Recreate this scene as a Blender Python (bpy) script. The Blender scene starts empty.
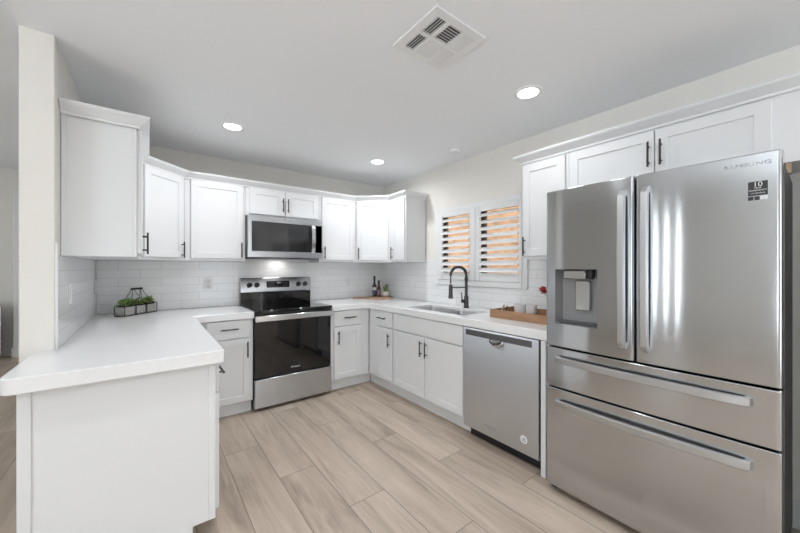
import bpy, bmesh, math, random
from mathutils import Matrix, Vector
random.seed(7)
SC = bpy.context.scene
COL = SC.collection
PI = math.pi
# ------------------------------------------------------------------ camera
cd = bpy.data.cameras.new('camera'); cam = bpy.data.objects.new('camera', cd); COL.objects.link(cam)
cd.sensor_width = 36.0; cd.lens = 36.0 * 327.8 / 800.0; cd.shift_y = 0.0011; cd.clip_start = 0.02
cam.location = (0, 0, 1.312); cam.rotation_euler = (PI / 2, 0, -0.655)
SC.camera = cam
# ------------------------------------------------------------------ world, lights, exposure
w = bpy.data.worlds.new('sky'); SC.world = w; w.use_nodes = True
bg = w.node_tree.nodes['Background']; bg.inputs[0].default_value = (0.87, 0.935, 1.0, 1); bg.inputs[1].default_value = 2.0
def area(name, loc, target, sx, sy, power, color=(1, 1, 1), spread=180):
    l = bpy.data.lights.new(name, 'AREA'); l.shape = 'RECTANGLE'; l.size = sx; l.size_y = sy; l.energy = power; l.color = color; l.spread = math.radians(spread)
    o = bpy.data.objects.new(name, l); COL.objects.link(o); o.location = loc
    o.rotation_euler = (Vector(target) - Vector(loc)).to_track_quat('-Z', 'Y').to_euler()
    return o
area('ceiling_fill_rear', (0.6, -3.60, 1.1), (0.6, -2.3, 3.2), 3.0, 1.7, 3, (.86, .94, 1), 95)          # added fill tilted up at the ceiling, no source known there
area('ceiling_fill_left', (-3.98, -.75, 1.15), (-2.58, -.55, 2.75), 1.4, 1.7, 38, (.86, .94, 1), 100)     # added ceiling fill on the left window side, tilted up and narrowed
area('fill_dining', (-4.05, 5.3, 1.4), (0, 5.3, 1.6), 1.6, 1.7, 12, (.87, .945, 1))  # added fill for the left ceiling and refrigerator door
for yw in (1.52, 1.74, 1.96):                                                  # narrow gaps of the blinds in the room on the left
    area('daylight_gap', (-4.10, yw, 1.35), (0, yw, 1.6),   .03, 2.0, 1.0, (.88, .95, 1))
CAN_POWER = 3.3
vs = SC.view_settings
vs.view_transform = 'Standard'; vs.look = 'None'; vs.gamma = 1.0; vs.use_curve_mapping = False; vs.exposure = 1.15

# ------------------------------------------------------------------ materials
def nodes(name):
    m = bpy.data.materials.new(name); m.use_nodes = True
    return m, m.node_tree.nodes, m.node_tree.links, m.node_tree.nodes['Principled BSDF']
def mat(name, col, rough=0.5, metal=0.0, var=0.03, scale=12.0, bump=0.0, coat=0.0, spec=0.5, emit=None, trans=0.0, stretch=None):
    m, N, L, p = nodes(name)
    tc = N.new('ShaderNodeTexCoord'); nz = N.new('ShaderNodeTexNoise'); nz.inputs['Scale'].default_value = scale; nz.inputs['Detail'].default_value = 4
    if stretch:
        mp = N.new('ShaderNodeMapping'); mp.inputs['Scale'].default_value = stretch
        L.new(tc.outputs['Object'], mp.inputs[0]); L.new(mp.outputs[0], nz.inputs['Vector'])
    else: L.new(tc.outputs['Object'], nz.inputs['Vector'])
    cr = N.new('ShaderNodeValToRGB')
    cr.color_ramp.elements[0].color = tuple(c * (1 - var) for c in col) + (1,)
    cr.color_ramp.elements[1].color = tuple(min(1, c * (1 + var)) for c in col) + (1,)
    L.new(nz.outputs['Fac'], cr.inputs[0]); L.new(cr.outputs[0], p.inputs['Base Color'])
    p.inputs['Roughness'].default_value = rough; p.inputs['Metallic'].default_value = metal
    p.inputs['Specular IOR Level'].default_value = spec; p.inputs['Coat Weight'].default_value = coat
    p.inputs['Transmission Weight'].default_value = trans
    if emit: p.inputs['Emission Color'].default_value = tuple(emit[0]) + (1,); p.inputs['Emission Strength'].default_value = emit[1]
    if bump:
        b = N.new('ShaderNodeBump'); b.inputs['Strength'].default_value = bump; b.inputs['Distance'].default_value = 0.002
        L.new(nz.outputs['Fac'], b.inputs['Height']); L.new(b.outputs[0], p.inputs['Normal'])
    return m
def steel(name, col, rough, axis_stretch, aniso=0.75, streak=0.008):
    m, N, L, p = nodes(name)
    g = N.new('ShaderNodeNewGeometry'); mp = N.new('ShaderNodeMapping'); mp.inputs['Scale'].default_value = axis_stretch
    nz = N.new('ShaderNodeTexNoise'); nz.inputs['Scale'].default_value = 3.0; nz.inputs['Detail'].default_value = 5
    L.new(g.outputs['Position'], mp.inputs[0]); L.new(mp.outputs[0], nz.inputs['Vector'])
    mr = N.new('ShaderNodeMapRange'); mr.inputs['To Min'].default_value = rough - streak; mr.inputs['To Max'].default_value = rough + streak
    L.new(nz.outputs['Fac'], mr.inputs['Value']); L.new(mr.outputs[0], p.inputs['Roughness'])
    cr = N.new('ShaderNodeValToRGB')
    cr.color_ramp.elements[0].color = tuple(c * .995 for c in col) + (1,); cr.color_ramp.elements[1].color = tuple(c * 1.005 for c in col) + (1,)
    L.new(nz.outputs['Fac'], cr.inputs[0]); L.new(cr.outputs[0], p.inputs['Base Color'])
    p.inputs['Metallic'].default_value = 1.0
    p.inputs['Anisotropic'].default_value = aniso; p.inputs['Anisotropic Rotation'].default_value = .25
    t = N.new('ShaderNodeTangent'); t.direction_type = 'RADIAL'; t.axis = 'Z'
    L.new(t.outputs[0], p.inputs['Tangent'])
    return m
def tile_mat(name, axis, off):
    m, N, L, p = nodes(name)
    g = N.new('ShaderNodeNewGeometry'); sp = N.new('ShaderNodeSeparateXYZ'); L.new(g.outputs['Position'], sp.inputs[0])
    cb = N.new('ShaderNodeCombineXYZ')
    a = N.new('ShaderNodeMath'); a.operation = 'ADD'; a.inputs[1].default_value = 30.3 * 1 - off
    L.new(sp.outputs[axis], a.inputs[0]); L.new(a.outputs[0], cb.inputs[0])
    b = N.new('ShaderNodeMath'); b.operation = 'SUBTRACT'; b.inputs[1].default_value = 0.920
    L.new(sp.outputs['Z'], b.inputs[0]); L.new(b.outputs[0], cb.inputs[1])
    br = N.new('ShaderNodeTexBrick'); br.offset = 0.5; br.offset_frequency = 2
    br.inputs['Scale'].default_value = 1.0; br.inputs['Brick Width'].default_value = 0.303; br.inputs['Row Height'].default_value = 0.075
    br.inputs['Mortar Size'].default_value = 0.0013; br.inputs['Mortar Smooth'].default_value = 0.25; br.inputs['Bias'].default_value = 0.0
    br.inputs['Color1'].default_value = (.85, .85, .85, 1); br.inputs['Color2'].default_value = (.88, .88, .88, 1); br.inputs['Mortar'].default_value = (.56, .56, .56, 1)
    L.new(cb.outputs[0], br.inputs['Vector']); L.new(br.outputs['Color'], p.inputs['Base Color'])
    p.inputs['Roughness'].default_value = 0.12
    nz = N.new('ShaderNodeTexNoise'); nz.inputs['Scale'].default_value = 9; L.new(g.outputs['Position'], nz.inputs['Vector'])
    mx = N.new('ShaderNodeMath'); mx.operation = 'MULTIPLY_ADD'; mx.inputs[1].default_value = -1.0
    L.new(br.outputs['Fac'], mx.inputs[0]); L.new(nz.outputs['Fac'], mx.inputs[2])
    bp = N.new('ShaderNodeBump'); bp.inputs['Strength'].default_value = 0.35; bp.inputs['Distance'].default_value = 0.0015
    L.new(mx.outputs[0], bp.inputs['Height']); L.new(bp.outputs[0], p.inputs['Normal'])
    return m
def plank_mat(name):
    m, N, L, p = nodes(name)
    def ma(op, a, b=None, c=None):
        n = N.new('ShaderNodeMath'); n.operation = op
        for i, x in enumerate((a, b, c)):
            if x is None: continue
            if isinstance(x, (int, float)): n.inputs[i].default_value = x
            else: L.new(x, n.inputs[i])
        return n.outputs[0]
    g = N.new('ShaderNodeNewGeometry'); sp = N.new('ShaderNodeSeparateXYZ'); L.new(g.outputs['Position'], sp.inputs[0])
    cx = ma('DIVIDE', ma('SUBTRACT', sp.outputs['X'], 0.42), 0.2285); col = ma('FLOOR', cx); fx = ma('FRACT', cx)
    cy = ma('DIVIDE', ma('ADD', ma('SUBTRACT', sp.outputs['Y'], 2.55), ma('MULTIPLY', col, 0.478)), 1.44); row = ma('FLOOR', cy); fy = ma('FRACT', cy)
    idv = N.new('ShaderNodeCombineXYZ'); L.new(col, idv.inputs[0]); L.new(row, idv.inputs[1])
    wn = N.new('ShaderNodeTexWhiteNoise'); wn.noise_dimensions = '3D'; L.new(idv.outputs[0], wn.inputs['Vector'])
    # grain stretched along Y, shifted for each plank
    gv = N.new('ShaderNodeCombineXYZ')
    L.new(ma('MULTIPLY_ADD', sp.outputs['X'], 9.0, ma('MULTIPLY', wn.outputs['Value'], 37.0)), gv.inputs[0])
    L.new(ma('MULTIPLY_ADD', sp.outputs['Y'], 1.1, ma('MULTIPLY', wn.outputs['Value'], 11.0)), gv.inputs[1])
    n1 = N.new('ShaderNodeTexNoise'); n1.inputs['Scale'].default_value = 1.0; n1.inputs['Detail'].default_value = 5; n1.inputs['Roughness'].default_value = .58; n1.inputs['Distortion'].default_value = .8
    L.new(gv.outputs[0], n1.inputs['Vector'])
    gv2 = N.new('ShaderNodeCombineXYZ'); L.new(ma('MULTIPLY_ADD', sp.outputs['X'], 70.0, ma('MULTIPLY', wn.outputs['Value'], 90.0)), gv2.inputs[0]); L.new(ma('MULTIPLY', sp.outputs['Y'], 3.0), gv2.inputs[1])
    n2 = N.new('ShaderNodeTexNoise'); n2.inputs['Scale'].default_value = 1.0; n2.inputs['Detail'].default_value = 4; L.new(gv2.outputs[0], n2.inputs['Vector'])
    tone = ma('ADD', ma('MULTIPLY', n1.outputs['Fac'], .95), ma('ADD', ma('MULTIPLY', n2.outputs['Fac'], .25), ma('MULTIPLY', wn.outputs['Value'], .20)))
    cr = N.new('ShaderNodeValToRGB'); e = cr.color_ramp.elements
    e[0].position = .42; e[0].color = (.30, .23, .177, 1); e[1].position = .92; e[1].color = (.60, .50, .41, 1)
    k = e.new(.66); k.color = (.475, .385, .31, 1)
    L.new(tone, cr.inputs[0])
    ex = ma('MULTIPLY', ma('MINIMUM', fx, ma('SUBTRACT', 1.0, fx)), 0.2285); ey = ma('MULTIPLY', ma('MINIMUM', fy, ma('SUBTRACT', 1.0, fy)), 1.44)
    edge = ma('MINIMUM', ex, ey); seam = ma('LESS_THAN', edge, 0.0016)
    mix = N.new('ShaderNodeMix'); mix.data_type = 'RGBA'; L.new(seam, mix.inputs['Factor']); L.new(cr.outputs[0], mix.inputs['A']); mix.inputs['B'].default_value = (.13, .10, .08, 1)
    L.new(mix.outputs['Result'], p.inputs['Base Color'])
    p.inputs['Roughness'].default_value = .42
    bp = N.new('ShaderNodeBump'); bp.inputs['Strength'].default_value = .25; bp.inputs['Distance'].default_value = .001
    L.new(ma('SUBTRACT', n2.outputs['Fac'], ma('MULTIPLY', seam, 2.0)), bp.inputs['Height']); L.new(bp.outputs[0], p.inputs['Normal'])
    return m
def wood(name, c1, c2, sc=(2, 30, 30), rough=.5):
    m, N, L, p = nodes(name)
    tc = N.new('ShaderNodeTexCoord'); mp = N.new('ShaderNodeMapping'); mp.inputs['Scale'].default_value = sc
    nz = N.new('ShaderNodeTexNoise'); nz.inputs['Scale'].default_value = 1.5; nz.inputs['Detail'].default_value = 5; nz.inputs['Distortion'].default_value = .6
    L.new(tc.outputs['Object'], mp.inputs[0]); L.new(mp.outputs[0], nz.inputs['Vector'])
    cr = N.new('ShaderNodeValToRGB'); cr.color_ramp.elements[0].position = .3; cr.color_ramp.elements[1].position = .7
    cr.color_ramp.elements[0].color = c1 + (1,); cr.color_ramp.elements[1].color = c2 + (1,)
    L.new(nz.outputs['Fac'], cr.inputs[0]); L.new(cr.outputs[0], p.inputs['Base Color']); p.inputs['Roughness'].default_value = rough
    return m

WALL = mat('wall_paint', (.81, .784, .738), .75, var=.015, scale=60, bump=.06)
CEIL = mat('ceiling_paint', (.89, .90, .915), .8, var=.015, scale=70, bump=.08)
WHITE = mat('cabinet_white', (.79, .793, .80), .32, var=.008, scale=5)
TRIMW = mat('trim_white', (.81, .81, .81), .4, var=.01)
QUARTZ = mat('white_quartz', (.86, .86, .862), .16, var=.02, scale=40)
TAUPE = mat('rear_wall_paint', (.36, .35, .34), .8, var=.015)
FLOORM = plank_mat('oak_plank')
STEELH = steel('brushed_steel', (.54, .555, .575), .27, (4, 4, 160))
STEELF = steel('fridge_steel', (.53, .545, .562), .11, (4, 4, 140), .93, .006)
STEELB = mat('bright_steel', (.66, .665, .67), .2, 1.0, .02)
HANDLES = mat('handle_steel', (.52, .525, .53), .40, 1.0, .02)
STEELW = steel('dishwasher_steel', (.66, .685, .72), .34, (4, 4, 160), .8)
SINKM = mat('sink_steel', (.52, .52, .525), .30, 1.0, .04)
STEELD = mat('dark_steel', (.20, .20, .205), .38, .9, .04)
BRONZE = mat('dark_bronze', (.055, .05, .047), .38, .7, .1)
GUN = mat('gunmetal', (.10, .10, .103), .35, .75, .08)
BLKGLASS = mat('black_glass', (.006, .006, .007), .06, 0, .05, coat=.3)
MWGLASS = mat('microwave_glass', (.022, .022, .023), .08, 0, .05, coat=.3)
BLACK = mat('black_plastic', (.014, .014, .015), .45, 0, .1)
GREYD = mat('grey_enamel', (.115, .117, .12), .5, .2, .05)
GREYM = mat('mid_grey', (.30, .30, .305), .45, .3, .04)
RINGM = mat('burner_ring', (.06, .06, .062), .2, 0, .05)
PLASTW = mat('white_plastic', (.82, .82, .815), .35, 0, .01)
SLOTM = mat('slot_grey', (.25, .25, .25), .6)
LENS = mat('lamp_lens', (.9, .9, .9), .5, emit=((1, .985, .96), 6.0))
VENTD = mat('duct_dark', (.14, .14, .14), .8)
GLASS = mat('window_glass', (.95, .97, .97), .02, 0, .005, trans=1.0)
WOODT = wood('tray_wood', (.30, .16, .085), (.44, .25, .14), (20, 2.5, 20))
WOODB = wood('board_wood', (.36, .20, .12), (.55, .35, .235), (6, 30, 30))
WOODRAW = wood('raw_wood', (.36, .25, .15), (.52, .38, .25), (4, 30, 30))
FENCEM = wood('tan_boards', (.20, .105, .045), (.40, .225, .115), (2, 5, 9), .8)
LEAF1 = mat('leaf_green', (.17, .30, .065), .5, var=.5, scale=60)
LEAF2 = mat('leaf_light', (.36, .46, .15), .5, var=.4, scale=60)
LEAF3 = mat('leaf_bluegreen', (.16, .27, .15), .5, var=.4, scale=60)
LINER = mat('basket_liner', (.50, .485, .455), .9, var=.12, scale=90)
WIRE = mat('wire_black', (.03, .028, .027), .5, .5)
SOIL = mat('soil', (.05, .035, .025), .95, var=.3, scale=90)
BOTTLE = mat('dark_glass_bottle', (.012, .012, .022), .08, coat=.4)
BROWNB = mat('brown_glass_bottle', (.07, .026, .012), .1, coat=.4)
LABELW = mat('bottle_label_white', (.62, .62, .64), .6)
LABELP = mat('bottle_label_indigo', (.07, .07, .16), .6)
LABELR = mat('bottle_label_brown', (.24, .17, .15), .6)
CERAM = mat('white_ceramic', (.80, .80, .80), .22, 0, .01)
CREAM = mat('cream_ceramic', (.74, .71, .64), .4, 0, .03)
RED = mat('red_petals', (.45, .035, .05), .6, var=.3, scale=50)
TAN = mat('tan_wood', (.50, .36, .23), .6)
PRINTW = mat('print_white', (.80, .80, .80), .5)
PRINTG = mat('print_grey', (.36, .36, .365), .4, .3)
FAINT = mat('faint_print', (.40, .40, .405), .3, .9)
STICK = mat('sticker_black', (.022, .022, .024), .4)

# ------------------------------------------------------------------ mesh helpers
INV = {}
class B:
    def __init__(s, M=None): s.bm = bmesh.new(); s.M = M or Matrix()
    def box(s, a0, a1, b0, b1, c0, c1, bev=0.0, seg=1, R=None):
        T = s.M @ (R or Matrix()) @ Matrix.Translation(((a0 + a1) / 2, (b0 + b1) / 2, (c0 + c1) / 2)) @ Matrix.Diagonal((a1 - a0, b1 - b0, c1 - c0, 1))
        vs_ = bmesh.ops.create_cube(s.bm, size=1, matrix=T)['verts']
        if bev:
            es = list({e for v in vs_ for e in v.link_edges})
            bmesh.ops.bevel(s.bm, geom=es, offset=bev, segments=seg, affect='EDGES', profile=.5)
        return s
    def v(s, p): return s.bm.verts.new(s.M @ Vector(p))
    def f(s, vs_):
        try: return s.bm.faces.new(vs_)
        except ValueError: return None
    def rings(s, R, cap=True, closed=True):
        V = [[s.v(p) for p in r] for r in R]
        for a, b in zip(V, V[1:]):
            n = len(a)
            for i in range(n if closed else n - 1): s.f((a[i], a[(i + 1) % n], b[(i + 1) % n], b[i]))
        if cap: s.f(V[0][::-1]); s.f(V[-1])
        return V
    def tube(s, path, r, seg=10, rect=None, cap=True):
        P = [Vector(p) for p in path]; n = len(P); R = []
        rad = r if isinstance(r, (list, tuple)) else [r] * n
        t0 = (P[1] - P[0]).normalized(); ref = Vector((0, 0, 1)) if abs(t0.z) < .9 else Vector((1, 0, 0))
        nx = t0.cross(ref).normalized()
        for i in range(n):
            t = (P[min(i + 1, n - 1)] - P[max(i - 1, 0)]).normalized()
            nx = (nx - t * nx.dot(t)).normalized(); ny = t.cross(nx)
            R.append([P[i] + (nx * math.cos(2 * PI * k / seg) + ny * math.sin(2 * PI * k / seg)) * rad[i] for k in range(seg)])
        s.rings(R, cap); return s
    def strap(s, path, side, wd, th):
        """rectangular bar swept along a path; side = fixed width direction"""
        P = [Vector(p) for p in path]; n = len(P); sd = Vector(side).normalized(); R = []
        for i in range(n):
            t = (P[min(i + 1, n - 1)] - P[max(i - 1, 0)]).normalized(); u = sd.cross(t).normalized()
            a, b = wd / 2, th / 2; c = min(a, b) * .22
            R.append([P[i] + sd * x + u * y for x, y in ((-a, -b + c), (-a + c, -b), (a - c, -b), (a, -b + c), (a, b - c), (a - c, b), (-a + c, b), (-a, b - c))])
        s.rings(R); return s
    def lathe(s, prof, c, seg=24, cap=True):
        R = [[(c[0] + max(r, 1e-4) * math.cos(2 * PI * k / seg), c[1] + max(r, 1e-4) * math.sin(2 * PI * k / seg), c[2] + z) for k in range(seg)] for r, z in prof]
        s.rings(R, cap); return s
    def cyl(s, p0, p1, r, seg=16): return s.tube([p0, p1], r, seg)
    def prism(s, poly, z0, z1):
        s.rings([[(x, y, z0) for x, y in poly], [(x, y, z1) for x, y in poly]]); return s
    def sphere(s, c, r, sz=1.0, seg=14):
        s.lathe([(r * math.sin(PI * k / 8), -r * sz * math.cos(PI * k / 8)) for k in range(9)], c, seg); return s
    def shaker(s, u0, u1, z0, z1, w0=.001, t=.02, fw=.056, rec=.007):
        def rr(d, w): return [(u0 + d, w, z0 + d), (u1 - d, w, z0 + d), (u1 - d, w, z1 - d), (u0 + d, w, z1 - d)]
        s.rings([rr(0, w0), rr(0, w0 + t - .0025), rr(.0025, w0 + t), rr(fw, w0 + t), rr(fw + .0015, w0 + t - rec)]); return s
    def build(s, name, m, parent=None, smooth=40, at=None):
        bm = s.bm
        bmesh.ops.recalc_face_normals(bm, faces=bm.faces)
        me = bpy.data.meshes.new(name)
        o = bpy.data.objects.new(name, me); COL.objects.link(o)
        if parent is not None:
            bm.transform(INV[parent.name]); o.parent = parent; INV[o.name] = INV[parent.name]
        else:
            if at is None:
                xs = [v.co for v in bm.verts]
                at = Vector(((min(c.x for c in xs) + max(c.x for c in xs)) / 2, (min(c.y for c in xs) + max(c.y for c in xs)) / 2, min(c.z for c in xs)))
            at = Vector(at); bm.transform(Matrix.Translation(-at)); o.location = at; INV[o.name] = Matrix.Translation(-at)
        bm.to_mesh(me); bm.free(); me.materials.append(m)
        if smooth:
            me.polygons.foreach_set('use_smooth', [True] * len(me.polygons)); me.set_sharp_from_angle(angle=math.radians(smooth))
        return o
def tag(o, label, cat, group=None):
    o['label'] = label; o['category'] = cat
    if group: o['group'] = group
    return o
def thing(name, label, cat, loc, group=None, rot=0):
    o = bpy.data.objects.new(name, None); COL.objects.link(o); o.location = loc; o.rotation_euler = (0, 0, rot); o.empty_display_size = .05
    INV[o.name] = (Matrix.Translation(loc) @ Matrix.Rotation(rot, 4, 'Z')).inverted()
    return tag(o, label, cat, group)
def struct(b, name, m, smooth=40):
    o = b.build(name, m, smooth=smooth); o['kind'] = 'structure'; return o
def from_curve(cu, M):
    o = bpy.data.objects.new('tmp', cu); COL.objects.link(o)
    dg = bpy.context.evaluated_depsgraph_get(); dg.update()
    me = bpy.data.meshes.new_from_object(o.evaluated_get(dg)); bpy.data.objects.remove(o)
    b = B(); b.bm.from_mesh(me); b.bm.transform(M); bpy.data.meshes.remove(me); return b
def outline(loops, z0, z1, bev=0.0, M=None):
    cu = bpy.data.curves.new('c', 'CURVE'); cu.dimensions = '2D'; cu.fill_mode = 'BOTH'; cu.extrude = (z1 - z0) / 2 - bev; cu.bevel_depth = bev; cu.bevel_resolution = 0; cu.offset = -bev
    for lp in loops:
        sp = cu.splines.new('POLY'); sp.points.add(len(lp) - 1); sp.use_cyclic_u = True
        for q, (x, y) in zip(sp.points, lp): q.co = (x, y, 0, 1)
    b = from_curve(cu, (M or Matrix()) @ Matrix.Translation((0, 0, (z0 + z1) / 2)))
    bmesh.ops.remove_doubles(b.bm, verts=b.bm.verts, dist=1e-5)
    return b
def text(s, size, M, m, parent, name='lettering', thick=.0004, align='CENTER', sx=1.0):
    cu = bpy.data.curves.new('t', 'FONT'); cu.body = s; cu.size = size; cu.extrude = thick; cu.align_x = align; cu.align_y = 'CENTER'
    return from_curve(cu, M @ Matrix.Diagonal((sx, 1, 1, 1))).build(name, m, parent, smooth=0)
def rrect(x0, x1, y0, y1, r, n=5):
    P = []
    for cx, cy, a in ((x1 - r, y0 + r, -90), (x1 - r, y1 - r, 0), (x0 + r, y1 - r, 90), (x0 + r, y0 + r, 180)):
        for k in range(n + 1):
            t = math.radians(a + 90 * k / n); P.append((cx + r * math.cos(t), cy + r * math.sin(t)))
    return P
def frame(o, u, n): return Matrix(((u[0], n[0], 0, o[0]), (u[1], n[1], 0, o[1]), (0, 0, 1, 0), (0, 0, 0, 1)))
S = math.sqrt(.5)
XW, YW, XL, CE = 2.588, 3.766, -0.356, 2.426
ZC = .915

# ------------------------------------------------------------------ room shell
struct(B().box(-4.25, 2.72, -3.9, 7.5, -.06, 0), 'floor', FLOORM)
struct(B().box(-.473, 2.72, -3.9, 3.9, CE, CE + .06), 'ceiling', CEIL)
struct(B().box(-4.25, -.474, -3.9, 7.5, 2.78, 2.84), 'ceiling_left', CEIL)
struct(B().box(-.473, -.45, -3.9, 2.262, CE + .061, 2.78), 'trim_1', CEIL)
struct(B().box(-.473, 2.72, YW, YW + .12, 0, CE), 'wall_back', WALL)
struct(B().box(-.473, XL, 2.263, YW - .001, 0, 2.78, .004), 'wall_left', WALL)
struct(B().box(-.50, -.36, YW + .121, 7.4, 0, 2.78), 'wall_hall', WALL)
struct(B().box(-4.25, -.51, 7.4, 7.5, 0, 2.78), 'wall_far', WALL)
# far pillar with baseboard just left of the kitchen wall
struct(B().box(-1.56, -1.0, 7.22, 7.399, 0, 2.43, .004), 'trim_2', TRIMW)
struct(B().box(-2.4, -1.561, 7.38, 7.399, 0, .13, .004), 'baseboard_far', TRIMW)
struct(B().box(-1.575, -1.0, 7.2, 7.219, 0, .14, .004), 'baseboard_pillar', TRIMW)
# right wall with window opening: the opening lies y 1.60..2.655, z 1.165..1.915
wy0, wy1, wz0, wz1 = 1.602, 2.652, 1.17, 1.912
MYZ = Matrix(((0, 0, 1, 0), (1, 0, 0, 0), (0, 1, 0, 0), (0, 0, 0, 1)))     # (a,b,c) -> (c,a,b): 2d outline in the YZ plane
struct(outline([[(-3.9, 0), (3.765, 0), (3.765, CE), (-3.9, CE)], [(wy0, wz0), (wy1, wz0), (wy1, wz1), (wy0, wz1)]], XW, XW + .13, M=MYZ), 'wall_right', WALL)
# unseen rear and side walls, openings sized for the sky light let in (behind the camera)
MXZ = Matrix(((1, 0, 0, 0), (0, 0, 1, 0), (0, 1, 0, 0), (0, 0, 0, 1)))
struct(outline([[(-4.25, 0), (2.72, 0), (2.72, 2.78), (-4.25, 2.78)], [(1.0, .12), (2.2, .12), (2.2, 2.3), (1.0, 2.3)]], -3.9, -3.78, M=MXZ), 'wall_rear', WALL)
struct(outline([[(-3.78, 0), (7.4, 0), (7.4, 2.78), (-3.78, 2.78)], [(-2.8, .3), (-.8, .3), (-.8, 2.4), (-2.8, 2.4)]], -4.25, -4.16, M=MYZ), 'wall_side', WALL)
struct(B().box(2.572, XW - .001, -.104, .96, .0005, .14, .004), 'baseboard_right', TRIMW)

struct(B().box(1.93, XW - .001, -.16, -.105, .0005, 1.784), 'wall_alcove', WALL)
# backsplash tiles (thin glazed tile skin on the three kitchen walls)
struct(B().box(XL + .009, XW - .009, YW - .008, YW - .0005, ZC + .001, 1.45), 'tiles_back', tile_mat('tile_back', 'X', .0965))
struct(B().box(XL + .0005, XL + .008, 2.272, YW - .0005, ZC + .001, 1.371), 'tiles_left', tile_mat('tile_left', 'Y', .05))
TR = tile_mat('tile_right', 'Y', .11)
struct(outline([[(1.03, ZC + .001), (YW - .0005, ZC + .001), (YW - .0005, 1.40), (2.70, 1.40), (2.70, 1.122), (1.555, 1.122), (1.555, 1.40), (1.03, 1.40)]], XW - .008, XW - .0005, M=MYZ), 'tiles_right', TR)
struct(B().box(XL + .0005, XL + .010, 2.263, 2.2715, ZC + .001, 1.43, .002), 'trim_3', TRIMW)

# ------------------------------------------------------------------ window and shutters
win = B().box(XW - .022, XW - .0005, 1.556, wy0 + .012, 1.124, 1.957, .003).box(XW - .022, XW - .0005, wy1 - .012, 2.697, 1.124, 1.957, .003)
win.box(XW - .022, XW - .0005, wy0 + .0125, wy1 - .0125, 1.905, 1.957, .003).box(XW - .022, XW - .0005, wy0 + .0125, wy1 - .0125, 1.124, 1.180, .003)
win_o = struct(win, 'window_1', TRIMW)
fr = B().box(XW + .07, XW + .11, wy0 + .001, wy0 + .04, wz0 + .001, wz1 - .001).box(XW + .07, XW + .11, wy1 - .04, wy1 - .001, wz0 + .001, wz1 - .001)
fr.box(XW + .07, XW + .11, 2.075, 2.118, wz0 + .001, wz1 - .001).box(XW + .07, XW + .11, wy0 + .041, wy1 - .041, wz0 + .001, wz0 + .035).box(XW + .07, XW + .11, wy0 + .041, wy1 - .041, wz1 - .035, wz1 - .001)
fr.build('sash_frame', BRONZE, win_o)
B().box(XW + .087, XW + .091, wy0 + .041, 2.0745, wz0 + .036, wz1 - .036).box(XW + .087, XW + .091, 2.1185, wy1 - .041, wz0 + .036, wz1 - .036).build('glass_pane', GLASS, win_o)
def shutter(y0, y1, sr, sl, label):
    x0, x1 = XW - .030, XW - .004
    t = thing('shutter_panel', label, 'shutter', (XW - .017, (y0 + y1) / 2, 1.184), 'plantation shutters in the window')
    rb, rt = 1.258, 1.856
    B().box(x0, x1, y0, y0 + sr, 1.1805, 1.9045, .003).box(x0, x1, y1 - sl, y1, 1.1805, 1.9045, .003).box(x0 + .002, x1 - .002, y0 + sr + .0003, y1 - sl - .0003, 1.1805, rb, .002).box(x0 + .002, x1 - .002, y0 + sr + .0003, y1 - sl - .0003, rt, 1.9045, .002).build('shutter_frame', TRIMW, t)
    n = 9; pitch = (rt - rb) / n
    for k in range(n):
        zc = rb + pitch * (k + .5) - .004; a = math.radians(31)
        prof = []
        for q in range(14):
            th = 2 * PI * q / 14; cu, cv = .040 * math.cos(th), .0066 * math.sin(th)
            prof.append((XW - .017 + cu * math.cos(a) - cv * math.sin(a), zc + cu * math.sin(a) + cv * math.cos(a)))
        b = B(); b.rings([[(x, y0 + sr + .002, z) for x, z in prof], [(x, y1 - sl - .002, z) for x, z in prof]]); b.build('louver', TRIMW, t, 60)
shutter(2.118, 2.638, .068, .062, 'white shutter panel in the left half of the window, beside the corner cabinet')
shutter(1.606, 2.114, .028, .055, 'white shutter panel in the right half of the window, beside the tall cabinet')
tag(B().box(4.1, 4.2, 0.3, 6.5, -.05, 2.6).build('fence', FENCEM), 'sunlit tan orange wall outside, seen between the shutter louvers', 'fence')

# ------------------------------------------------------------------ cabinets
FB = frame((0, 3.461), (1, 0), (0, -1)); FR = frame((2.283, 0), (0, 1), (-1, 0)); FL = frame((XL + .305, 0), (0, 1), (1, 0))
FBB = frame((0, 3.166), (1, 0), (0, -1)); FRB = frame((1.990, 0), (0, 1), (-1, 0)); FPB = frame((.262, 0), (0, 1), (1, 0))
FDL = frame((XL + .305, 3.156), (S, S), (S, -S)); FDR = frame((1.978, 3.461), (S, -S), (-S, -S))
def handle(F, parent, kind, u, z, w0=.021, L=.14):
    b = B(F)
    if kind == 'v': b.cyl((u, w0 + .028, z - L / 2), (u, w0 + .028, z + L / 2), .0055, 12); ps = [(u, z - L * .32), (u, z + L * .32)]
    else: b.cyl((u - L / 2, w0 + .028, z), (u + L / 2, w0 + .028, z), .0055, 12); ps = [(u - L * .32, z), (u + L * .32, z)]
    for a, c in ps: b.cyl((a, w0 + .0005, c), (a, w0 + .028, c), .0045, 10)
    return b.build('handle', BRONZE, parent)
def fronts(F, t, lst):
    for kind, u0, u1, z0, z1, h in lst:
        b = B(F)
        if kind == 'door': b.shaker(u0, u1, z0, z1)
        else: b.box(u0, u1, .001, .021, z0, z1, .0025)
        d = b.build({'door': 'door', 'drawer': 'drawer', 'panel': 'false_front'}[kind], WHITE, t)
        if h: handle(F, d, *h)
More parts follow.
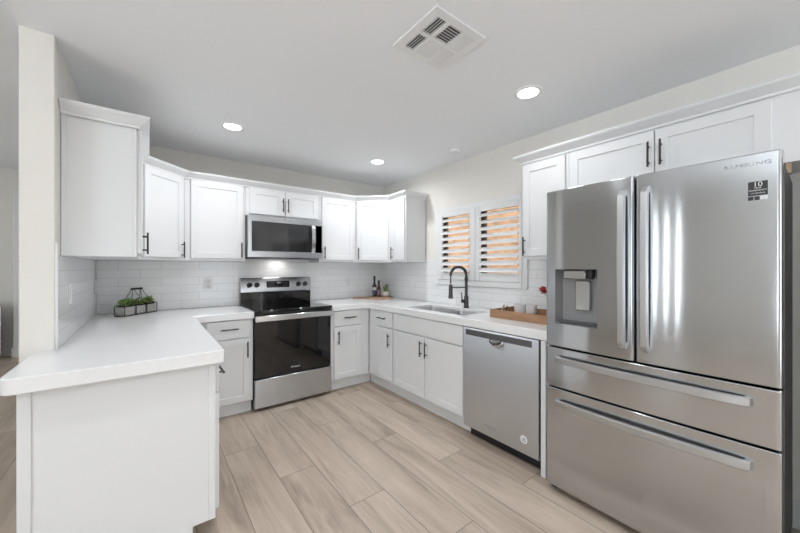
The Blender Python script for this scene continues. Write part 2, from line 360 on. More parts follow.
def upper(label, F, u0, u1, z0, z1, lst, group='white upper cabinets', depth=.303, poly=None):
    c = F @ Vector(((u0 + u1) / 2, -depth / 2, z0)); t = thing('upper_cabinet', label, 'cabinet', c, group)
    if poly: B().prism(poly, z0, z1).build('body', WHITE, t)
    else: B(F).box(u0 + .0005, u1 - .0005, -depth, 0, z0, z1, .0012).build('body', WHITE, t)
    fronts(F, t, lst); return t
ZU, ZT = 1.372, 2.112
def base(label, F, u0, u1, lst, depth=.585, toe=0.0, w_toe=-.055, group='white base cabinets', opentop=True):
    t = thing('base_cabinet', label, 'cabinet', F @ Vector(((u0 + u1) / 2, -depth / 2, 0)), group)
    z0, z1 = .112, .853
    b = B(F).box(u0 + .0005, u0 + .018, -depth, -.0201, z0, z1).box(u1 - .018, u1 - .0005, -depth, -.0201, z0, z1).box(u0 + .0185, u1 - .0185, -depth + .011, -.0201, z0, z0 + .016).box(u0 + .0185, u1 - .0185, -depth, -depth + .01, z0, z1)
    b.box(u0 + .0005, u1 - .0005, -.02, 0, z0, z1, .001); b.build('body', WHITE, t)
    B(F).box(u0 + .0005, u1 - .0005 + toe, w_toe - .015, w_toe, .0005, z0 - .0005).build('toe_kick', TRIMW, t)
    fronts(F, t, lst); return t

# uppers, left to right
lu = upper('white upper cabinet at left end, on the short wall above the peninsula', FL, 2.392, 3.1555, ZU, ZT, [('door', 2.400, 2.768, 1.392, 2.095, ('v', 2.742, 1.472)), ('door', 2.773, 3.135, 1.392, 2.095, ('v', 2.798, 1.472))], depth=.303)
for a_, b_ in ((XL + .002, XL + .020), (-.068, -.0515)): B().box(a_, b_, 2.3875, 2.3915, ZU, ZT, .001).build('end_stile', WHITE, lu)
upper('diagonal white upper cabinet in the left corner above the plant basket', FDL, 0, .431, ZU, ZT, [('door', .022, .400, 1.395, 2.095, ('v', .375, 1.465))],
      poly=[(XL + .002, 3.157), (XL + .305, 3.157), (.2535, 3.461), (.2535, YW - .009), (XL + .009, YW - .009)])
upper('single door white upper cabinet directly left of the microwave', FB, .254, .7515, ZU, ZT, [('door', .300, .732, 1.395, 2.095, ('v', .712, 1.478))], depth=.295)
upper('short two door white cabinet directly above the microwave', FB, .7525, 1.5135, 1.822, ZT, [('door', .790, 1.130, 1.842, 2.095, ('v', 1.108, 1.952)), ('door', 1.136, 1.500, 1.842, 2.095, ('v', 1.160, 1.952))], depth=.295)
upper('single door white upper cabinet directly right of the microwave', FB, 1.5145, 1.9775, ZU, ZT, [('door', 1.545, 1.950, 1.395, 2.095, ('v', 1.568, 1.475))], depth=.295)
upper('diagonal white upper cabinet in the right corner above the bottles', FDR, 0, .431, ZU, ZT, [('door', .025, .406, 1.395, 2.095, ('v', .055, 1.475))],
      poly=[(1.9785, YW - .009), (1.9785, 3.461), (2.283, 3.157), (XW - .009, 3.157), (XW - .009, YW - .009)])
upper('narrow white upper cabinet left of the shuttered window', FR, 2.862, 3.1555, ZU, ZT, [('door', 2.872, 3.115, 1.395, 2.095, ('v', 3.085, 1.475))], depth=.295)
upper('white single door upper cabinet between the window and the refrigerator', FR, 1.075, 1.418, ZU, ZT, [('door', 1.094, 1.412, 1.395, 2.085, ('v', 1.392, 1.470))], depth=.295)
upper('wide two door white cabinet above the refrigerator', FR, -.10, 1.074, 1.785, ZT, [('door', .594, 1.064, 1.797, 2.085, ('v', .616, 1.950)), ('door', .153, .588, 1.797, 2.085, ('v', .560, 1.950))], depth=.295)

def crown(name, label, path, closed_in, ztop, dz=.062, out=.057):
    """moulding swept along plan path of cabinet face corners (outward = left side of travel), mitred"""
    prof = [(0.002, -dz), (.012, -dz), (.014, -dz + .012), (.024, -dz + .020), (.040, -.026), (.052, -.016), (.054, -.010), (out, -.008), (out, 0), (0.002, 0)]
    P = [Vector((x, y)) for x, y in path]; n = len(P); R = []
    for i in range(n):
        d1 = (P[i] - P[i - 1]).normalized() if i else None; d2 = (P[i + 1] - P[i]).normalized() if i < n - 1 else None
        n1 = Vector((d1.y, -d1.x)) if d1 else None; n2 = Vector((d2.y, -d2.x)) if d2 else None
        if n1 is None: m_ = n2
        elif n2 is None: m_ = n1
        else: b_ = (n1 + n2); m_ = b_ * (2 / b_.length_squared)
        R.append([(P[i].x + m_.x * o_, P[i].y + m_.y * o_, ztop + z_) for o_, z_ in prof])
    b = B(); b.rings(R); o = b.build(name, WHITE, smooth=25)
    return tag(o, label, 'moulding', 'crown mouldings')
CZ = 2.160
crown('crown_moulding', 'white crown moulding running along the left and back wall cabinets and both corners', [(XL + .002, 2.3865), (XL + .306, 2.3865), (XL + .306, 3.1565), (.2538, 3.461), (1.978, 3.461), (2.283, 3.1565), (2.283, 2.862), (2.575, 2.862)], 0, CZ)
crown('crown_moulding', 'white crown moulding above the refrigerator and tall cabinet', [(2.575, 1.418), (2.283, 1.418), (2.283, -.3)][::1], 0, CZ)

# base cabinets
base('white base cabinet between the peninsula and the range', FBB, .30, .7515, [('drawer', .385, .728, .690, .848, ('h', .556, .775)), ('door', .385, .728, .125, .678, ('v', .700, .585))])
base('white base cabinet between the range and the right corner', FBB, 1.5165, 1.985, [('drawer', 1.548, 1.868, .690, .848, ('h', 1.725, .775)), ('door', 1.548, 1.868, .130, .678, ('v', 1.590, .570))], toe=.0545)
base('narrow white base cabinet in right run, next to the corner', FRB, 2.690, 3.164, [('drawer', 2.70, 2.985, .690, .848, ('h', 2.87, .775)), ('door', 2.70, 2.985, .130, .678, ('v', 2.742, .560))], toe=.0555)
base('wide white sink cabinet with blank front and two doors', FRB, 1.732, 2.6895, [('panel', 1.752, 2.672, .690, .848, None), ('door', 2.210, 2.672, .130, .678, ('v', 2.240, .575)), ('door', 1.752, 2.203, .130, .678, ('v', 2.172, .575))])
ep = B(FRB).box(1.062, 1.094, -.585, .035, .0005, .853, .0015).build('end_panel', WHITE); tag(ep, 'white upright end panel between dishwasher and refrigerator', 'panel')
# peninsula
pt = base('narrow white peninsula cabinet end with plain grey white side, facing the camera', FPB, 1.852, 2.118, [('drawer', 1.858, 2.105, .695, .848, ('h', 1.972, .768)), ('door', 1.858, 2.105, .110, .680, None)], depth=.612, w_toe=-.092)
b = B(); b.rings([[(x, y, z) for x, z in ((-.387, .0005), (.163, .0005), (.163, .082), (.262, .082), (.262, .853), (-.387, .853))] for y in (1.832, 1.8515)])
b.build('end_panel', WHITE, pt)
B().box(-.387, -.350, 1.825, 1.8317, .0005, .853, .0015).build('corner_stile', WHITE, pt); B().box(.232, .262, 1.828, 1.8317, .083, .853, .001).build('corner_stile', WHITE, pt)
B().box(-.400, -.3875, 1.815, 2.262, .0005, .100, .003).build('base_shoe', WHITE, pt)
B().box(-.387, -.3705, 1.852, 2.262, .0005, .853).build('back_panel', WHITE, pt)
base('white peninsula cabinet with two doors facing the range aisle', FPB, 2.1185, 3.10, [('drawer', 2.128, 2.600, .695, .848, ('h', 2.36, .768)), ('drawer', 2.610, 3.085, .695, .848, ('h', 2.85, .768)), ('door', 2.128, 2.600, .125, .680, ('v', 2.57, .58)), ('door', 2.610, 3.085, .125, .680, ('v', 2.64, .58))], depth=.60, w_toe=-.092)

# ------------------------------------------------------------------ countertops
r = .03
left = [(-.424 + .045 * (1 - math.cos(math.radians(a))), 1.765 + .045 * (1 - math.sin(math.radians(a)))) for a in (0, 15, 30, 45, 60, 75, 90)]
left += [(.281, 1.765), (.2895, 1.7685), (.293, 1.777), (.293, 3.125), (.7525, 3.125), (.7525, YW - .009), (XL + .0015, YW - .009), (XL + .0015, 2.261), (-.424, 2.261)]
tag(outline([left], .855, ZC, .003).build('countertop', QUARTZ), 'white quartz countertop wrapping the peninsula and left corner', 'countertop')
sx0, sx1, sy0, sy1, sym = 2.062, 2.425, 1.835, 2.585, 2.208
hole1 = rrect(sx0, sx1, sym + .012, sy1, .045); hole2 = rrect(sx0, sx1, sy0, sym - .012, .045)
hole = rrect(sx0, sx1, sy0, sy1, .045)
right = [(1.5155, 3.125), (1.954, 3.125), (1.954, 1.045), (XW - .001, 1.045), (XW - .001, YW - .009), (1.5155, YW - .009)]
tag(outline([right, hole[::-1]], .855, ZC, .003).build('countertop', QUARTZ), 'white quartz countertop with the sink, running from range to refrigerator', 'countertop')
sk = thing('kitchen_sink', 'stainless double bowl sink set into the countertop under the window', 'sink', ((sx0 + sx1) / 2, (sy0 + sy1) / 2, .70))
def bowl(x0, x1, y0, y1):
    R = []
    for d, z, rr_ in ((.0015, .890, .045), (.003, .888, .045), (.006, .83, .045), (.012, .715, .045), (.024, .700, .05), (.06, .697, .05)):
        R.append([(x, y, z) for x, y in rrect(x0 + d, x1 - d, y0 + d, y1 - d, rr_)])
    b = B(); V = b.rings(R, cap=False); b.f(V[-1]); o = b.build('bowl', SINKM, sk)
    B().lathe([(.042, .6985 - .0), (.042, .7005), (.034, .7015), (.03, .699)], ((x0 + x1) / 2 + .04, (y0 + y1) / 2, 0), 20).build('drain', STEELB, o)
bowl(sx0, sx1, sym + .012, sy1); bowl(sx0, sx1, sy0, sym - .012)
B().box(sx0 + .005, sx1 - .005, sym - .0115, sym + .0115, .82, .888, .004).build('divider', SINKM, sk)

# ------------------------------------------------------------------ faucet
fx, fy = 2.475, 2.155
fa = thing('faucet', 'dark grey spring neck pull down faucet behind the sink', 'faucet', (fx, fy, ZC))
B().lathe([(.027, .0005), (.027, .012), (.023, .016), (.0215, .09), (.021, .115), (.016, .12)], (fx, fy, ZC), 24).build('base', GUN, fa)
B().lathe([(.0145, .12), (.0145, .27), (.017, .275), (.017, .30), (.012, .305)], (fx, fy, ZC), 20).build('stem', GUN, fa)
ax, ay = -.93, .37; R_ = .083
arc = [(fx, fy, ZC + .30)] + [(fx + ax * (R_ - R_ * math.cos(a)), fy + ay * (R_ - R_ * math.cos(a)), ZC + .318 + R_ * math.sin(a)) for a in [PI * k / 24 for k in range(25)]] + [(fx + ax * 2 * R_, fy + ay * 2 * R_, ZC + .24)]
B().tube(arc, .0075, 10).build('hose', GUN, fa)
# spring coil around the hose
def resample(path, n):
    P = [Vector(p) for p in path]; L_ = [0]
    for a, b_ in zip(P, P[1:]): L_.append(L_[-1] + (b_ - a).length)
    out = []
    for i in range(n):
        s_ = L_[-1] * i / (n - 1); j = max(k for k in range(len(L_)) if L_[k] <= s_ + 1e-9); j = min(j, len(P) - 2)
        out.append(P[j].lerp(P[j + 1], (s_ - L_[j]) / max(1e-9, L_[j + 1] - L_[j])))
    return out
cp = resample(arc[:-1], 420); coil = []; side = Vector((ay, -ax, 0)).normalized()
for i, p in enumerate(cp):
    t = (cp[min(i + 1, 419)] - cp[max(i - 1, 0)]).normalized(); u = t.cross(side).normalized(); a = i * 2 * PI / 9
    coil.append(p + (side * math.cos(a) + u * math.sin(a)) * .0125)
B().tube(coil, .0027, 5).build('spring', GUN, fa)
hx, hy = fx + ax * 2 * R_, fy + ay * 2 * R_
B().lathe([(.012, .232), (.016, .227), (.018, .212), (.019, .142), (.022, .112), (.022, .097), (.014, .095)], (hx, hy, ZC), 20).build('spray_head', GUN, fa)
B().tube([(fx, fy, ZC + .20), (hx - ax * .02, hy - ay * .02, ZC + .20)], .005, 10).build('support_arm', GUN, fa)
lv = B().tube([(fx - .018, fy + .008, ZC + .066), (fx - .045, fy + .021, ZC + .066)], [.0175, .0175], 16)
lv.tube([(fx - .038, fy + .018, ZC + .066), (fx - .042, fy + .020, ZC + .12), (fx - .046, fy + .021, ZC + .155)], [.006, .0052, .0045], 10); lv.build('lever', GUN, fa)

# ------------------------------------------------------------------ range
rx0, rx1 = .7575, 1.5095; rc = (rx0 + rx1) / 2
rg = thing('kitchen_range', 'stainless electric range with black glass oven door between base cabinets', 'range', (rc, 3.45, 0))
B().box(rx0, rx1, 3.172, 3.745, .045, .900, .002).build('body', BLACK, rg)
cook = B().box(rx0, rx1, 3.108, 3.690, .8965, .9205, .005).build('cooktop', BLKGLASS, rg)
for x, y, r_ in ((rc - .19, 3.26, .105), (rc + .19, 3.26, .09), (rc - .19, 3.55, .078), (rc + .19, 3.55, .105), (rc, 3.58, .05)):
    b = B(); b.rings([[(x + q * math.cos(2 * PI * k / 36), y + q * math.sin(2 * PI * k / 36), .9209) for k in range(36)] for q in (r_, r_ - .003)], cap=False); b.build('burner_ring', RINGM, cook)
dr = B().box(rx0 + .002, rx1 - .002, 3.145, 3.171, .302, .818, .003).build('oven_door', BLKGLASS, rg)
B().box(rx0 + .002, rx1 - .002, 3.145, 3.171, .819, .893, .003).build('door_top', BLACK, rg)
hb = B().box(rx0 + .001, rx1 - .001, 3.096, 3.118, .818, .872, .006); hb.box(rx0 + .004, rx0 + .05, 3.1185, 3.1445, .826, .864, .003).box(rx1 - .05, rx1 - .004, 3.1185, 3.1445, .826, .864, .003)
hb.build('door_handle', STEELB, rg)
B().box(rx0 + .002, rx1 - .002, 3.128, 3.171, .030, .290, .004).build('storage_drawer', STEELH, rg)
for x in (rx0 + .05, rx1 - .05):
    for y in (3.21, 3.70): B().cyl((x, y, .0005), (x, y, .0445), .018, 12).build('foot', BLACK, rg)
B().box(rx0, rx1, 3.6905, 3.750, .900, 1.045, .003).build('backguard_base', BLKGLASS, rg)
b = B(); b.rings([[(x, y, z) for y, z in ((3.686, 1.046), (3.682, 1.052), (3.700, 1.192), (3.708, 1.201), (3.748, 1.201), (3.750, 1.046))] for x in (rx0, rx1)])
bgp = b.build('control_panel', STEELH, rg)
def bgy(z): return 3.682 + (z - 1.052) / .14 * .018
B().box(rc - .118, rc + .128, bgy(1.10) - .004, bgy(1.10) + .02, 1.092, 1.162, .002).build('display', BLKGLASS, bgp)
bt = B()
for i in range(9):
    for j in range(3):
        if 3 <= i <= 5 and j > 0: continue
        bt.box(rc - .105 + i * .026, rc - .094 + i * .026, bgy(1.10) - .0048, bgy(1.10) - .0041, 1.102 + j * .02, 1.106 + j * .02)
bt.build('display_buttons', PRINTG, bgp)
B().box(rc - .012, rc + .034, bgy(1.10) - .0049, bgy(1.10) - .0041, 1.136, 1.150).build('clock_window', GREYM, bgp)
for x in (.843, .917, 1.367, 1.444):
    y_ = bgy(1.125)
    k = B().tube([(x, y_ - .0005, 1.125), (x, y_ - .006, 1.124), (x, y_ - .007, 1.124), (x, y_ - .026, 1.122), (x, y_ - .029, 1.122)], [.028, .027, .021, .019, .016], 24)
    k.box(x - .004, x + .004, y_ - .034, y_ - .026, 1.105, 1.140, .002); k.build('knob', BLACK, bgp)
MB_ = Matrix(((1, 0, 0, rc), (0, 0, -1, 3.1444), (0, 1, 0, .352), (0, 0, 0, 1)))
text('Whirlpool', .021, MB_, PRINTW, dr, 'logo_lettering')

# ------------------------------------------------------------------ microwave
mw = thing('microwave', 'stainless over the range microwave with black glass door', 'microwave', (1.133, 3.56, 1.409))
mx0, mx1, my = .7545, 1.5115, 3.369
B().box(mx0, mx1, my + .026, YW - .012, 1.416, 1.8205, .002).build('body', GREYD, mw)
B().box(mx0 + .02, mx1 - .02, my + .03, 3.70, 1.402, 1.4155, .002).build('vent_grille', BLACK, mw)
md = outline([[(mx0, 1.409), (1.432, 1.409), (1.432, 1.820), (mx0, 1.820)], [(.792, 1.472), (.792, 1.760), (1.425, 1.760), (1.425, 1.472)]], my, my + .025, .003, M=MXZ).build('door', STEELH, mw)
B().box(.7922, 1.4248, my + .004, my + .024, 1.4722, 1.7598).build('door_glass', MWGLASS, md)
mp = outline([[(1.4325, 1.409), (mx1, 1.409), (mx1, 1.820), (1.4325, 1.820)], [(1.436, 1.472), (1.436, 1.760), (1.506, 1.760), (1.506, 1.472)]], my, my + .025, .003, M=MXZ).build('control_panel', STEELH, mw)
B().box(1.4362, 1.5058, my + .004, my + .024, 1.4722, 1.7598).build('touch_panel', BLACK, mp)
for i in range(3):
    for j in range(6): B().box(1.447 + i * .019, 1.457 + i * .019, my + .003, my + .0039, 1.49 + j * .030, 1.495 + j * .030).build('touch_key', PRINTG, mp)
B().box(1.446, 1.497, my + .003, my + .0039, 1.690, 1.722).build('clock_window', GREYM, mp)
pth = [(1.402, my + .002, 1.462), (1.400, my - .012, 1.468), (1.398, my - .030, 1.490)] + [(1.398, my - .030 - .014 * math.sin(PI * k / 8), 1.490 + .25 * k / 8) for k in range(1, 8)] + [(1.398, my - .030, 1.740), (1.400, my - .012, 1.762), (1.402, my + .002, 1.768)]
B().strap(pth, (1, 0, 0), .038, .014).build('handle', STEELB, md)
l = bpy.data.lights.new('cooktop_lamp', 'AREA'); l.shape = 'RECTANGLE'; l.size = .16; l.size_y = .06; l.energy = .2; l.color = (1, .98, .95)
o = bpy.data.objects.new('cooktop_lamp', l); COL.objects.link(o); o.parent = mw; o.location = (0, .10, -.010)
text('Whirlpool', .024, Matrix(((1, 0, 0, 1.14), (0, 0, -1, my - .0004), (0, 1, 0, 1.792), (0, 0, 0, 1))), GREYD, md, 'logo_lettering')

# ------------------------------------------------------------------ dishwasher
dw = thing('dishwasher', 'stainless front dishwasher between the sink cabinet and refrigerator', 'dishwasher', (2.25, 1.412, 0))
d0, d1, dx = 1.103, 1.719, 1.945
B().box(1.992, 2.56, d0 + .002, d1 - .002, .10, .850, .002).build('body', BLACK, dw)
b = B(); pf = [(1.990, .092), (dx + .012, .090), (dx + .003, .094), (dx, .102), (dx, .842), (dx + .004, .8495), (1.990, .850)]
b.rings([[(x, y, z) for x, z in pf] for y in (d0, d1)])
dd = b.build('door', STEELW, dw, 30)
B().box(dx - .0015, dx + .01, d0 + .045, d1 - .020, .796, .839, .001).build('control_strip', STEELD, dd)
hp = B(); cy_ = 1.424                                            # pocket handle with chrome lip
lip = [(dx - .004 - .014 * math.sin(PI * k / 16), cy_ + .060 * math.cos(PI * k / 16), .792 - .030 * math.sin(PI * k / 16)) for k in range(17)]
hp.tube(lip, .006, 10); hp.build('handle_lip', STEELB, dd)
B().sphere((dx + .004, cy_, .788), .048, .42, 20).build('handle_pocket', STEELD, dd)
B().box(2.025, 2.04, d0 + .004, d1 - .004, .0008, .0995).build('toe_kick', BLACK, dw)
MD = Matrix(((0, 0, -1, dx - .0004), (-1, 0, 0, 1.475), (0, 1, 0, .165), (0, 0, 0, 1)))
text('Whirlpool', .026, MD, GREYM, dd, 'logo_lettering')
def disc_ring(b, y, z, r0, r1, x): b.rings([[(x, y + q * math.cos(2 * PI * k / 28), z + q * math.sin(2 * PI * k / 28)) for k in range(28)] for q in (r1, r0)], cap=False)
b = B(); b.cyl((dx - .0006, 1.205, .188), (dx - .0001, 1.205, .188), .030, 28); st = b.build('round_sticker', PRINTG, dd)
b = B(); b.cyl((dx - .0012, 1.205, .188), (dx - .0007, 1.205, .188), .027, 28); b.build('sticker_face', PRINTW, st)
b = B()
for i, (a, c) in enumerate(((-.007, .008), (.008, .007), (0, -.001), (-.008, -.008), (.009, -.007))): b.box(dx - .0018, dx - .0013, 1.205 + a - .004, 1.205 + a + .004, .188 + c - .003, .188 + c + .003)
b.build('sticker_print', STEELD, st)

# ------------------------------------------------------------------ refrigerator
fg = thing('refrigerator', 'large stainless french door refrigerator with water dispenser', 'refrigerator', (2.22, .56, 0))
f0, f1, fm = .100, 1.020, .567
def bow(y): q = (y - .56) / .46; return 1.878 - .009 * (1 - q * q)
B().box(1.966, 2.555, f0 + .004, f1 - .004, .035, 1.735, .004).build('body', GREYD, fg)
XB = 1.960
def curved(y0, y1, z0, z1, hole=None, name='door'):
    ys = [y0, y0 + .0015, y0 + .005, y0 + .011, y0 + .013]; n = 14
    ys += [y0 + .011 + (y1 - y0 - .022) * k / n for k in range(1, n)] + [y1 - .013, y1 - .011, y1 - .005, y1 - .0015, y1]
    if hole: ys = sorted([y for y in ys if abs(y - hole[0]) > .012 and abs(y - hole[1]) > .012] + [hole[0], hole[1]])
    def x(y):
        d = min(y - y0, y1 - y); ed = .012 * (1 - min(1, d / .011)) ** 2.2
        return bow(y) + ed
    zs = [z0, z0 + .001, z0 + .003, z0 + .005] + ([hole[2], hole[3]] if hole else []) + [z1 - .005, z1 - .003, z1 - .001, z1]
    def xz(y, z):
        d = min(z - z0, z1 - z); return x(y) + (.003 * (1 - min(1, d / .003)) ** 2)
    b = B(); V = [[b.v((xz(y, z), y, z)) for y in ys] for z in zs]
    for i in range(len(zs) - 1):
        for j in range(len(ys) - 1):
            if hole and abs(zs[i] - hole[2]) < 1e-6 and ys[j] >= hole[0] - 1e-6 and ys[j + 1] <= hole[1] + 1e-6: continue
            b.f((V[i][j], V[i][j + 1], V[i + 1][j + 1], V[i + 1][j]))
    Bk = [[b.v((XB, y, z)) for y in (y0, y1)] for z in (z0, z1)]
    bot = [b.v((XB, y, z0)) for y in ys]; top = [b.v((XB, y, z1)) for y in ys]
    for j in range(len(ys) - 1):
        b.f((V[0][j], V[0][j + 1], bot[j + 1], bot[j])); b.f((V[-1][j], V[-1][j + 1], top[j + 1], top[j])); b.f((bot[j], bot[j + 1], top[j + 1], top[j]))
    for j in (0, -1):
        for i in range(len(zs) - 1): pass
        b.f([V[i][j] for i in range(len(zs))] + [top[j], bot[j]])
    for q in Bk:
        for v_ in q: b.bm.verts.remove(v_)
    bmesh.ops.remove_doubles(b.bm, verts=b.bm.verts, dist=1e-6)
    return b
ZD, ZG = .852, .617
hl = (.734, .962, .988, 1.302)
ld = curved(fm + .003, f1, ZD + .004, 1.757, hl).build('left_door', STEELF, fg, 50)
rd = curved(f0, fm - .003, ZD + .004, 1.757).build('right_door', STEELF, fg, 50)
d_1 = curved(f0, f1, ZG + .004, ZD - .006).build('upper_drawer', STEELF, fg, 50)
d_2 = curved(f0, f1, .040, ZG - .006).build('freezer_drawer', STEELF, fg, 50)
# dispenser recess
xr = 1.945
def xf(y): return bow(y) + .0005
b = B(); y0, y1, z0, z1 = hl
A = [b.v(p) for p in ((xf(y0), y0, z0), (xf(y1), y1, z0), (xf(y1), y1, z1), (xf(y0), y0, z1))]; I = [b.v(p) for p in ((xr, y0 + .012, z0 + .02), (xr, y1 - .012, z0 + .02), (xr, y1 - .012, z1 - .004), (xr, y0 + .012, z1 - .004))]
for i in range(4): b.f((A[i], A[(i + 1) % 4], I[(i + 1) % 4], I[i]))
b.f(I)
ds = b.build('dispenser_recess', GREYM, ld, 20)
B().box(1.893, 1.944, .802, .925, 1.245, 1.296, .006).build('dispenser_housing', STEELB, ds)
B().tube([(1.915, .785, 1.297), (1.915, .785, 1.262), (1.912, .785, 1.248)], [.022, .02, .014], 16).build('ice_chute', BLACK, ds)
B().box(1.917, 1.928, .788, .868, 1.070, 1.238, .005).box(1.929, 1.944, .805, .850, 1.12, 1.20, .002).build('paddle', STEELB, ds)
B().box(1.886, 1.942, .75, .947, .998, 1.006, .002).build('drip_tray', GREYD, ds)
def vhandle(yc, parent):
    x_ = bow(yc); p = [(x_ + .003, yc, .925), (x_ - .014, yc, .927), (x_ - .027, yc, .945)] + [(x_ - .029 - .007 * math.sin(PI * k / 12), yc, .945 + .715 * k / 12) for k in range(1, 12)] + [(x_ - .027, yc, 1.660), (x_ - .014, yc, 1.678), (x_ + .003, yc, 1.680)]
    B().strap(p, (0, 1, 0), .028, .034).build('handle', HANDLES, parent, 30)
vhandle(.614, ld); vhandle(.520, rd)
def hhandle(zc, parent):
    p = []
    y0_, y1_ = .186, .945
    p.append((bow(y0_) + .002, y0_, zc)); p.append((bow(y0_) - .018, y0_ + .004, zc)); p.append((bow(y0_) - .025, y0_ + .026, zc))
    for k in range(1, 16):
        y = y0_ + .03 + (y1_ - y0_ - .06) * k / 16; p.append((bow(y) - .026 - .010 * math.sin(PI * k / 16), y, zc))
    p.append((bow(y1_) - .025, y1_ - .026, zc)); p.append((bow(y1_) - .018, y1_ - .004, zc)); p.append((bow(y1_) + .002, y1_, zc))
    B().strap(p, (0, 0, 1), .034, .024).build('handle', HANDLES, parent, 30)
hhandle(.786, d_1); hhandle(.538, d_2)
for y in (f0 + .03, f1 - .03): B().box(1.945, 2.02, y - .022, y + .022, 1.7575, 1.772, .004).build('hinge_cover', GREYD, fg)
for y in (f0 + .07, f1 - .025):
    for x in (1.945, 2.47): B().tube([(x, y, .0005), (x, y, .0345)], .022, 14).build('foot', BLACK, fg)
B().tube([(2.005, f1 - .030, .020), (2.005, f1 - .002, .020)], .0195, 14).build('roller', BLACK, fg)
def MF(y, z, d=.0006):
    k = (bow(y + .05) - bow(y - .05)) / .1
    return Matrix(((-k, 0, -1, bow(y) - d), (-1, 0, k, y), (0, 1, 0, z), (0, 0, 0, 1)))
text('SAMSUNG', .019, MF(.192, 1.716, .0022), FAINT, rd, 'logo_lettering', sx=1.5)
def flat(y0_, y1_, z0_, z1_, m, parent, name, d=.0008):
    ya = (y0_ + y1_) / 2; s_ = (bow(y1_) - bow(y0_)) / (y1_ - y0_)
    b = B(); b.rings([[(bow(ya) + s_ * (y - ya) - q, y, z) for y, z in ((y0_, z0_), (y1_, z0_), (y1_, z1_), (y0_, z1_))] for q in (d, d + .0004)]); return b.build(name, m, parent, 0)
sk1 = flat(.137, .189, 1.592, 1.646, STICK, rd, 'warranty_sticker')
text('10', .026, MF(.163, 1.634, .0020), PRINTW, sk1, 'sticker_lettering', .0002)
text('YEAR', .0085, MF(.163, 1.6205, .0020), PRINTW, sk1, 'sticker_lettering', .0002)
text('WARRANTY', .0085, MF(.163, 1.611, .0020), PRINTW, sk1, 'sticker_lettering', .0002)
text('COMPRESSOR', .0062, MF(.163, 1.600, .0020), PRINTW, sk1, 'sticker_lettering', .0002)
flat(.174, .189, 1.574, 1.588, STICK, rd, 'small_sticker'); flat(.158, .172, 1.574, 1.588, STICK, rd, 'small_sticker'); flat(.137, .157, 1.574, 1.588, PRINTW, rd, 'small_sticker')
# raw wood cleat on the wall beside the fridge top
tag(B().box(2.29, 2.33, .096, .114, 1.7365, 1.7845).build('wood_cleat', WOODRAW), 'raw wood cleat under the cabinet at the right of the refrigerator top', 'wood block')

# ------------------------------------------------------------------ ceiling fixtures
def can(x, y, label, k=1.0):
    t = thing('recessed_light', label, 'light', (x, y, CE - .006), 'recessed ceiling lights')
    b = B(); b.rings([[(x + q * math.cos(2 * PI * k / 40), y + q * math.sin(2 * PI * k / 40), z) for k in range(40)] for q, z in ((.082, CE - .0005), (.082, CE - .004), (.066, CE - .007), (.062, CE - .004))], cap=False); b.build('trim_ring', TRIMW, t)
    B().lathe([(.0615, -.0042), (.0615, -.0012)], (x, y, CE), 40).build('lens', LENS, t)
    l = bpy.data.lights.new('lamp', 'AREA'); l.shape = 'DISK'; l.size = .115; l.energy = CAN_POWER * k; l.color = (.94, .975, 1); l.spread = math.radians(165)
    o = bpy.data.objects.new('lamp', l); COL.objects.link(o); o.parent = t; o.location = (0, 0, -.004)
can(1.92, 1.16, 'round recessed ceiling light nearest the refrigerator', .35)
can(.53, 2.86, 'round recessed ceiling light on the left, in front of the left corner cabinets', .95)
can(1.917, 2.88, 'round recessed ceiling light near the far right corner', 1.05)
can(.53, 1.16, 'round recessed ceiling light above the camera side of the peninsula', .9)
can(.53, -1.2, 'round recessed ceiling light behind the camera on the left', 1.4); can(1.92, -1.2, 'round recessed ceiling light behind the camera on the right', 1.6)
B().lathe([(.066, -.0005), (.066, -.012), (.058, -.028), (.02, -.032)], (2.31, 2.15, CE), 32).build('smoke_detector', PLASTW)
tag(bpy.data.objects['smoke_detector'], 'small white smoke detector on the ceiling near the window', 'smoke detector')
vt = thing('ceiling_vent', 'square white ceiling air vent with louvered sections', 'vent', (1.128, 1.16, CE - .01))
X0, X1, Y0, Y1 = .966, 1.290, 1.002, 1.318
B().box(X0 + .01, X1 - .01, Y0 + .01, Y1 - .01, CE - .0012, CE - .0003).build('duct_opening', VENTD, vt)
xs = [1.012, 1.067, 1.089, 1.173, 1.196, 1.258]; ysl = [1.042, 1.150, 1.172, 1.280]
holes = [[(a, c), (a, d), (b_, d), (b_, c)] for a, b_ in ((xs[0], xs[1]), (xs[2], xs[3]), (xs[4], xs[5])) for c, d in ((ysl[0], ysl[1]), (ysl[2], ysl[3]))]
outline([[(X0, Y0), (X1, Y0), (X1, Y1), (X0, Y1)]] + holes, CE - .0125, CE - .0015, .001).build('frame', TRIMW, vt)
for i, (a, b_) in enumerate(((xs[0], xs[1]), (xs[2], xs[3]), (xs[4], xs[5]))):
    for j, (c, d) in enumerate(((ysl[0], ysl[1]), (ysl[2], ysl[3]))):
        b = B(); along_y = i != 1; lo, hi = (a, b_) if along_y else (c, d); n = 4 if along_y else 7
        ang = math.radians((36 if i == 0 else -36) if along_y else (36 if j == 0 else -36))
        for k in range(n):
            m_ = lo + (hi - lo) * (k + .5) / n; hw = (hi - lo) / n * .47
            if along_y: R = Matrix.Translation((m_, 0, CE - .0085)) @ Matrix.Rotation(-ang, 4, 'Y'); b.box(-hw, hw, c + .0003, d - .0003, -.0005, .0005, R=R)
            else: R = Matrix.Translation((0, m_, CE - .0085)) @ Matrix.Rotation(ang, 4, 'X'); b.box(a + .0003, b_ - .0003, -hw, hw, -.0005, .0005, R=R)
        b.build('louver_bank', TRIMW, vt)

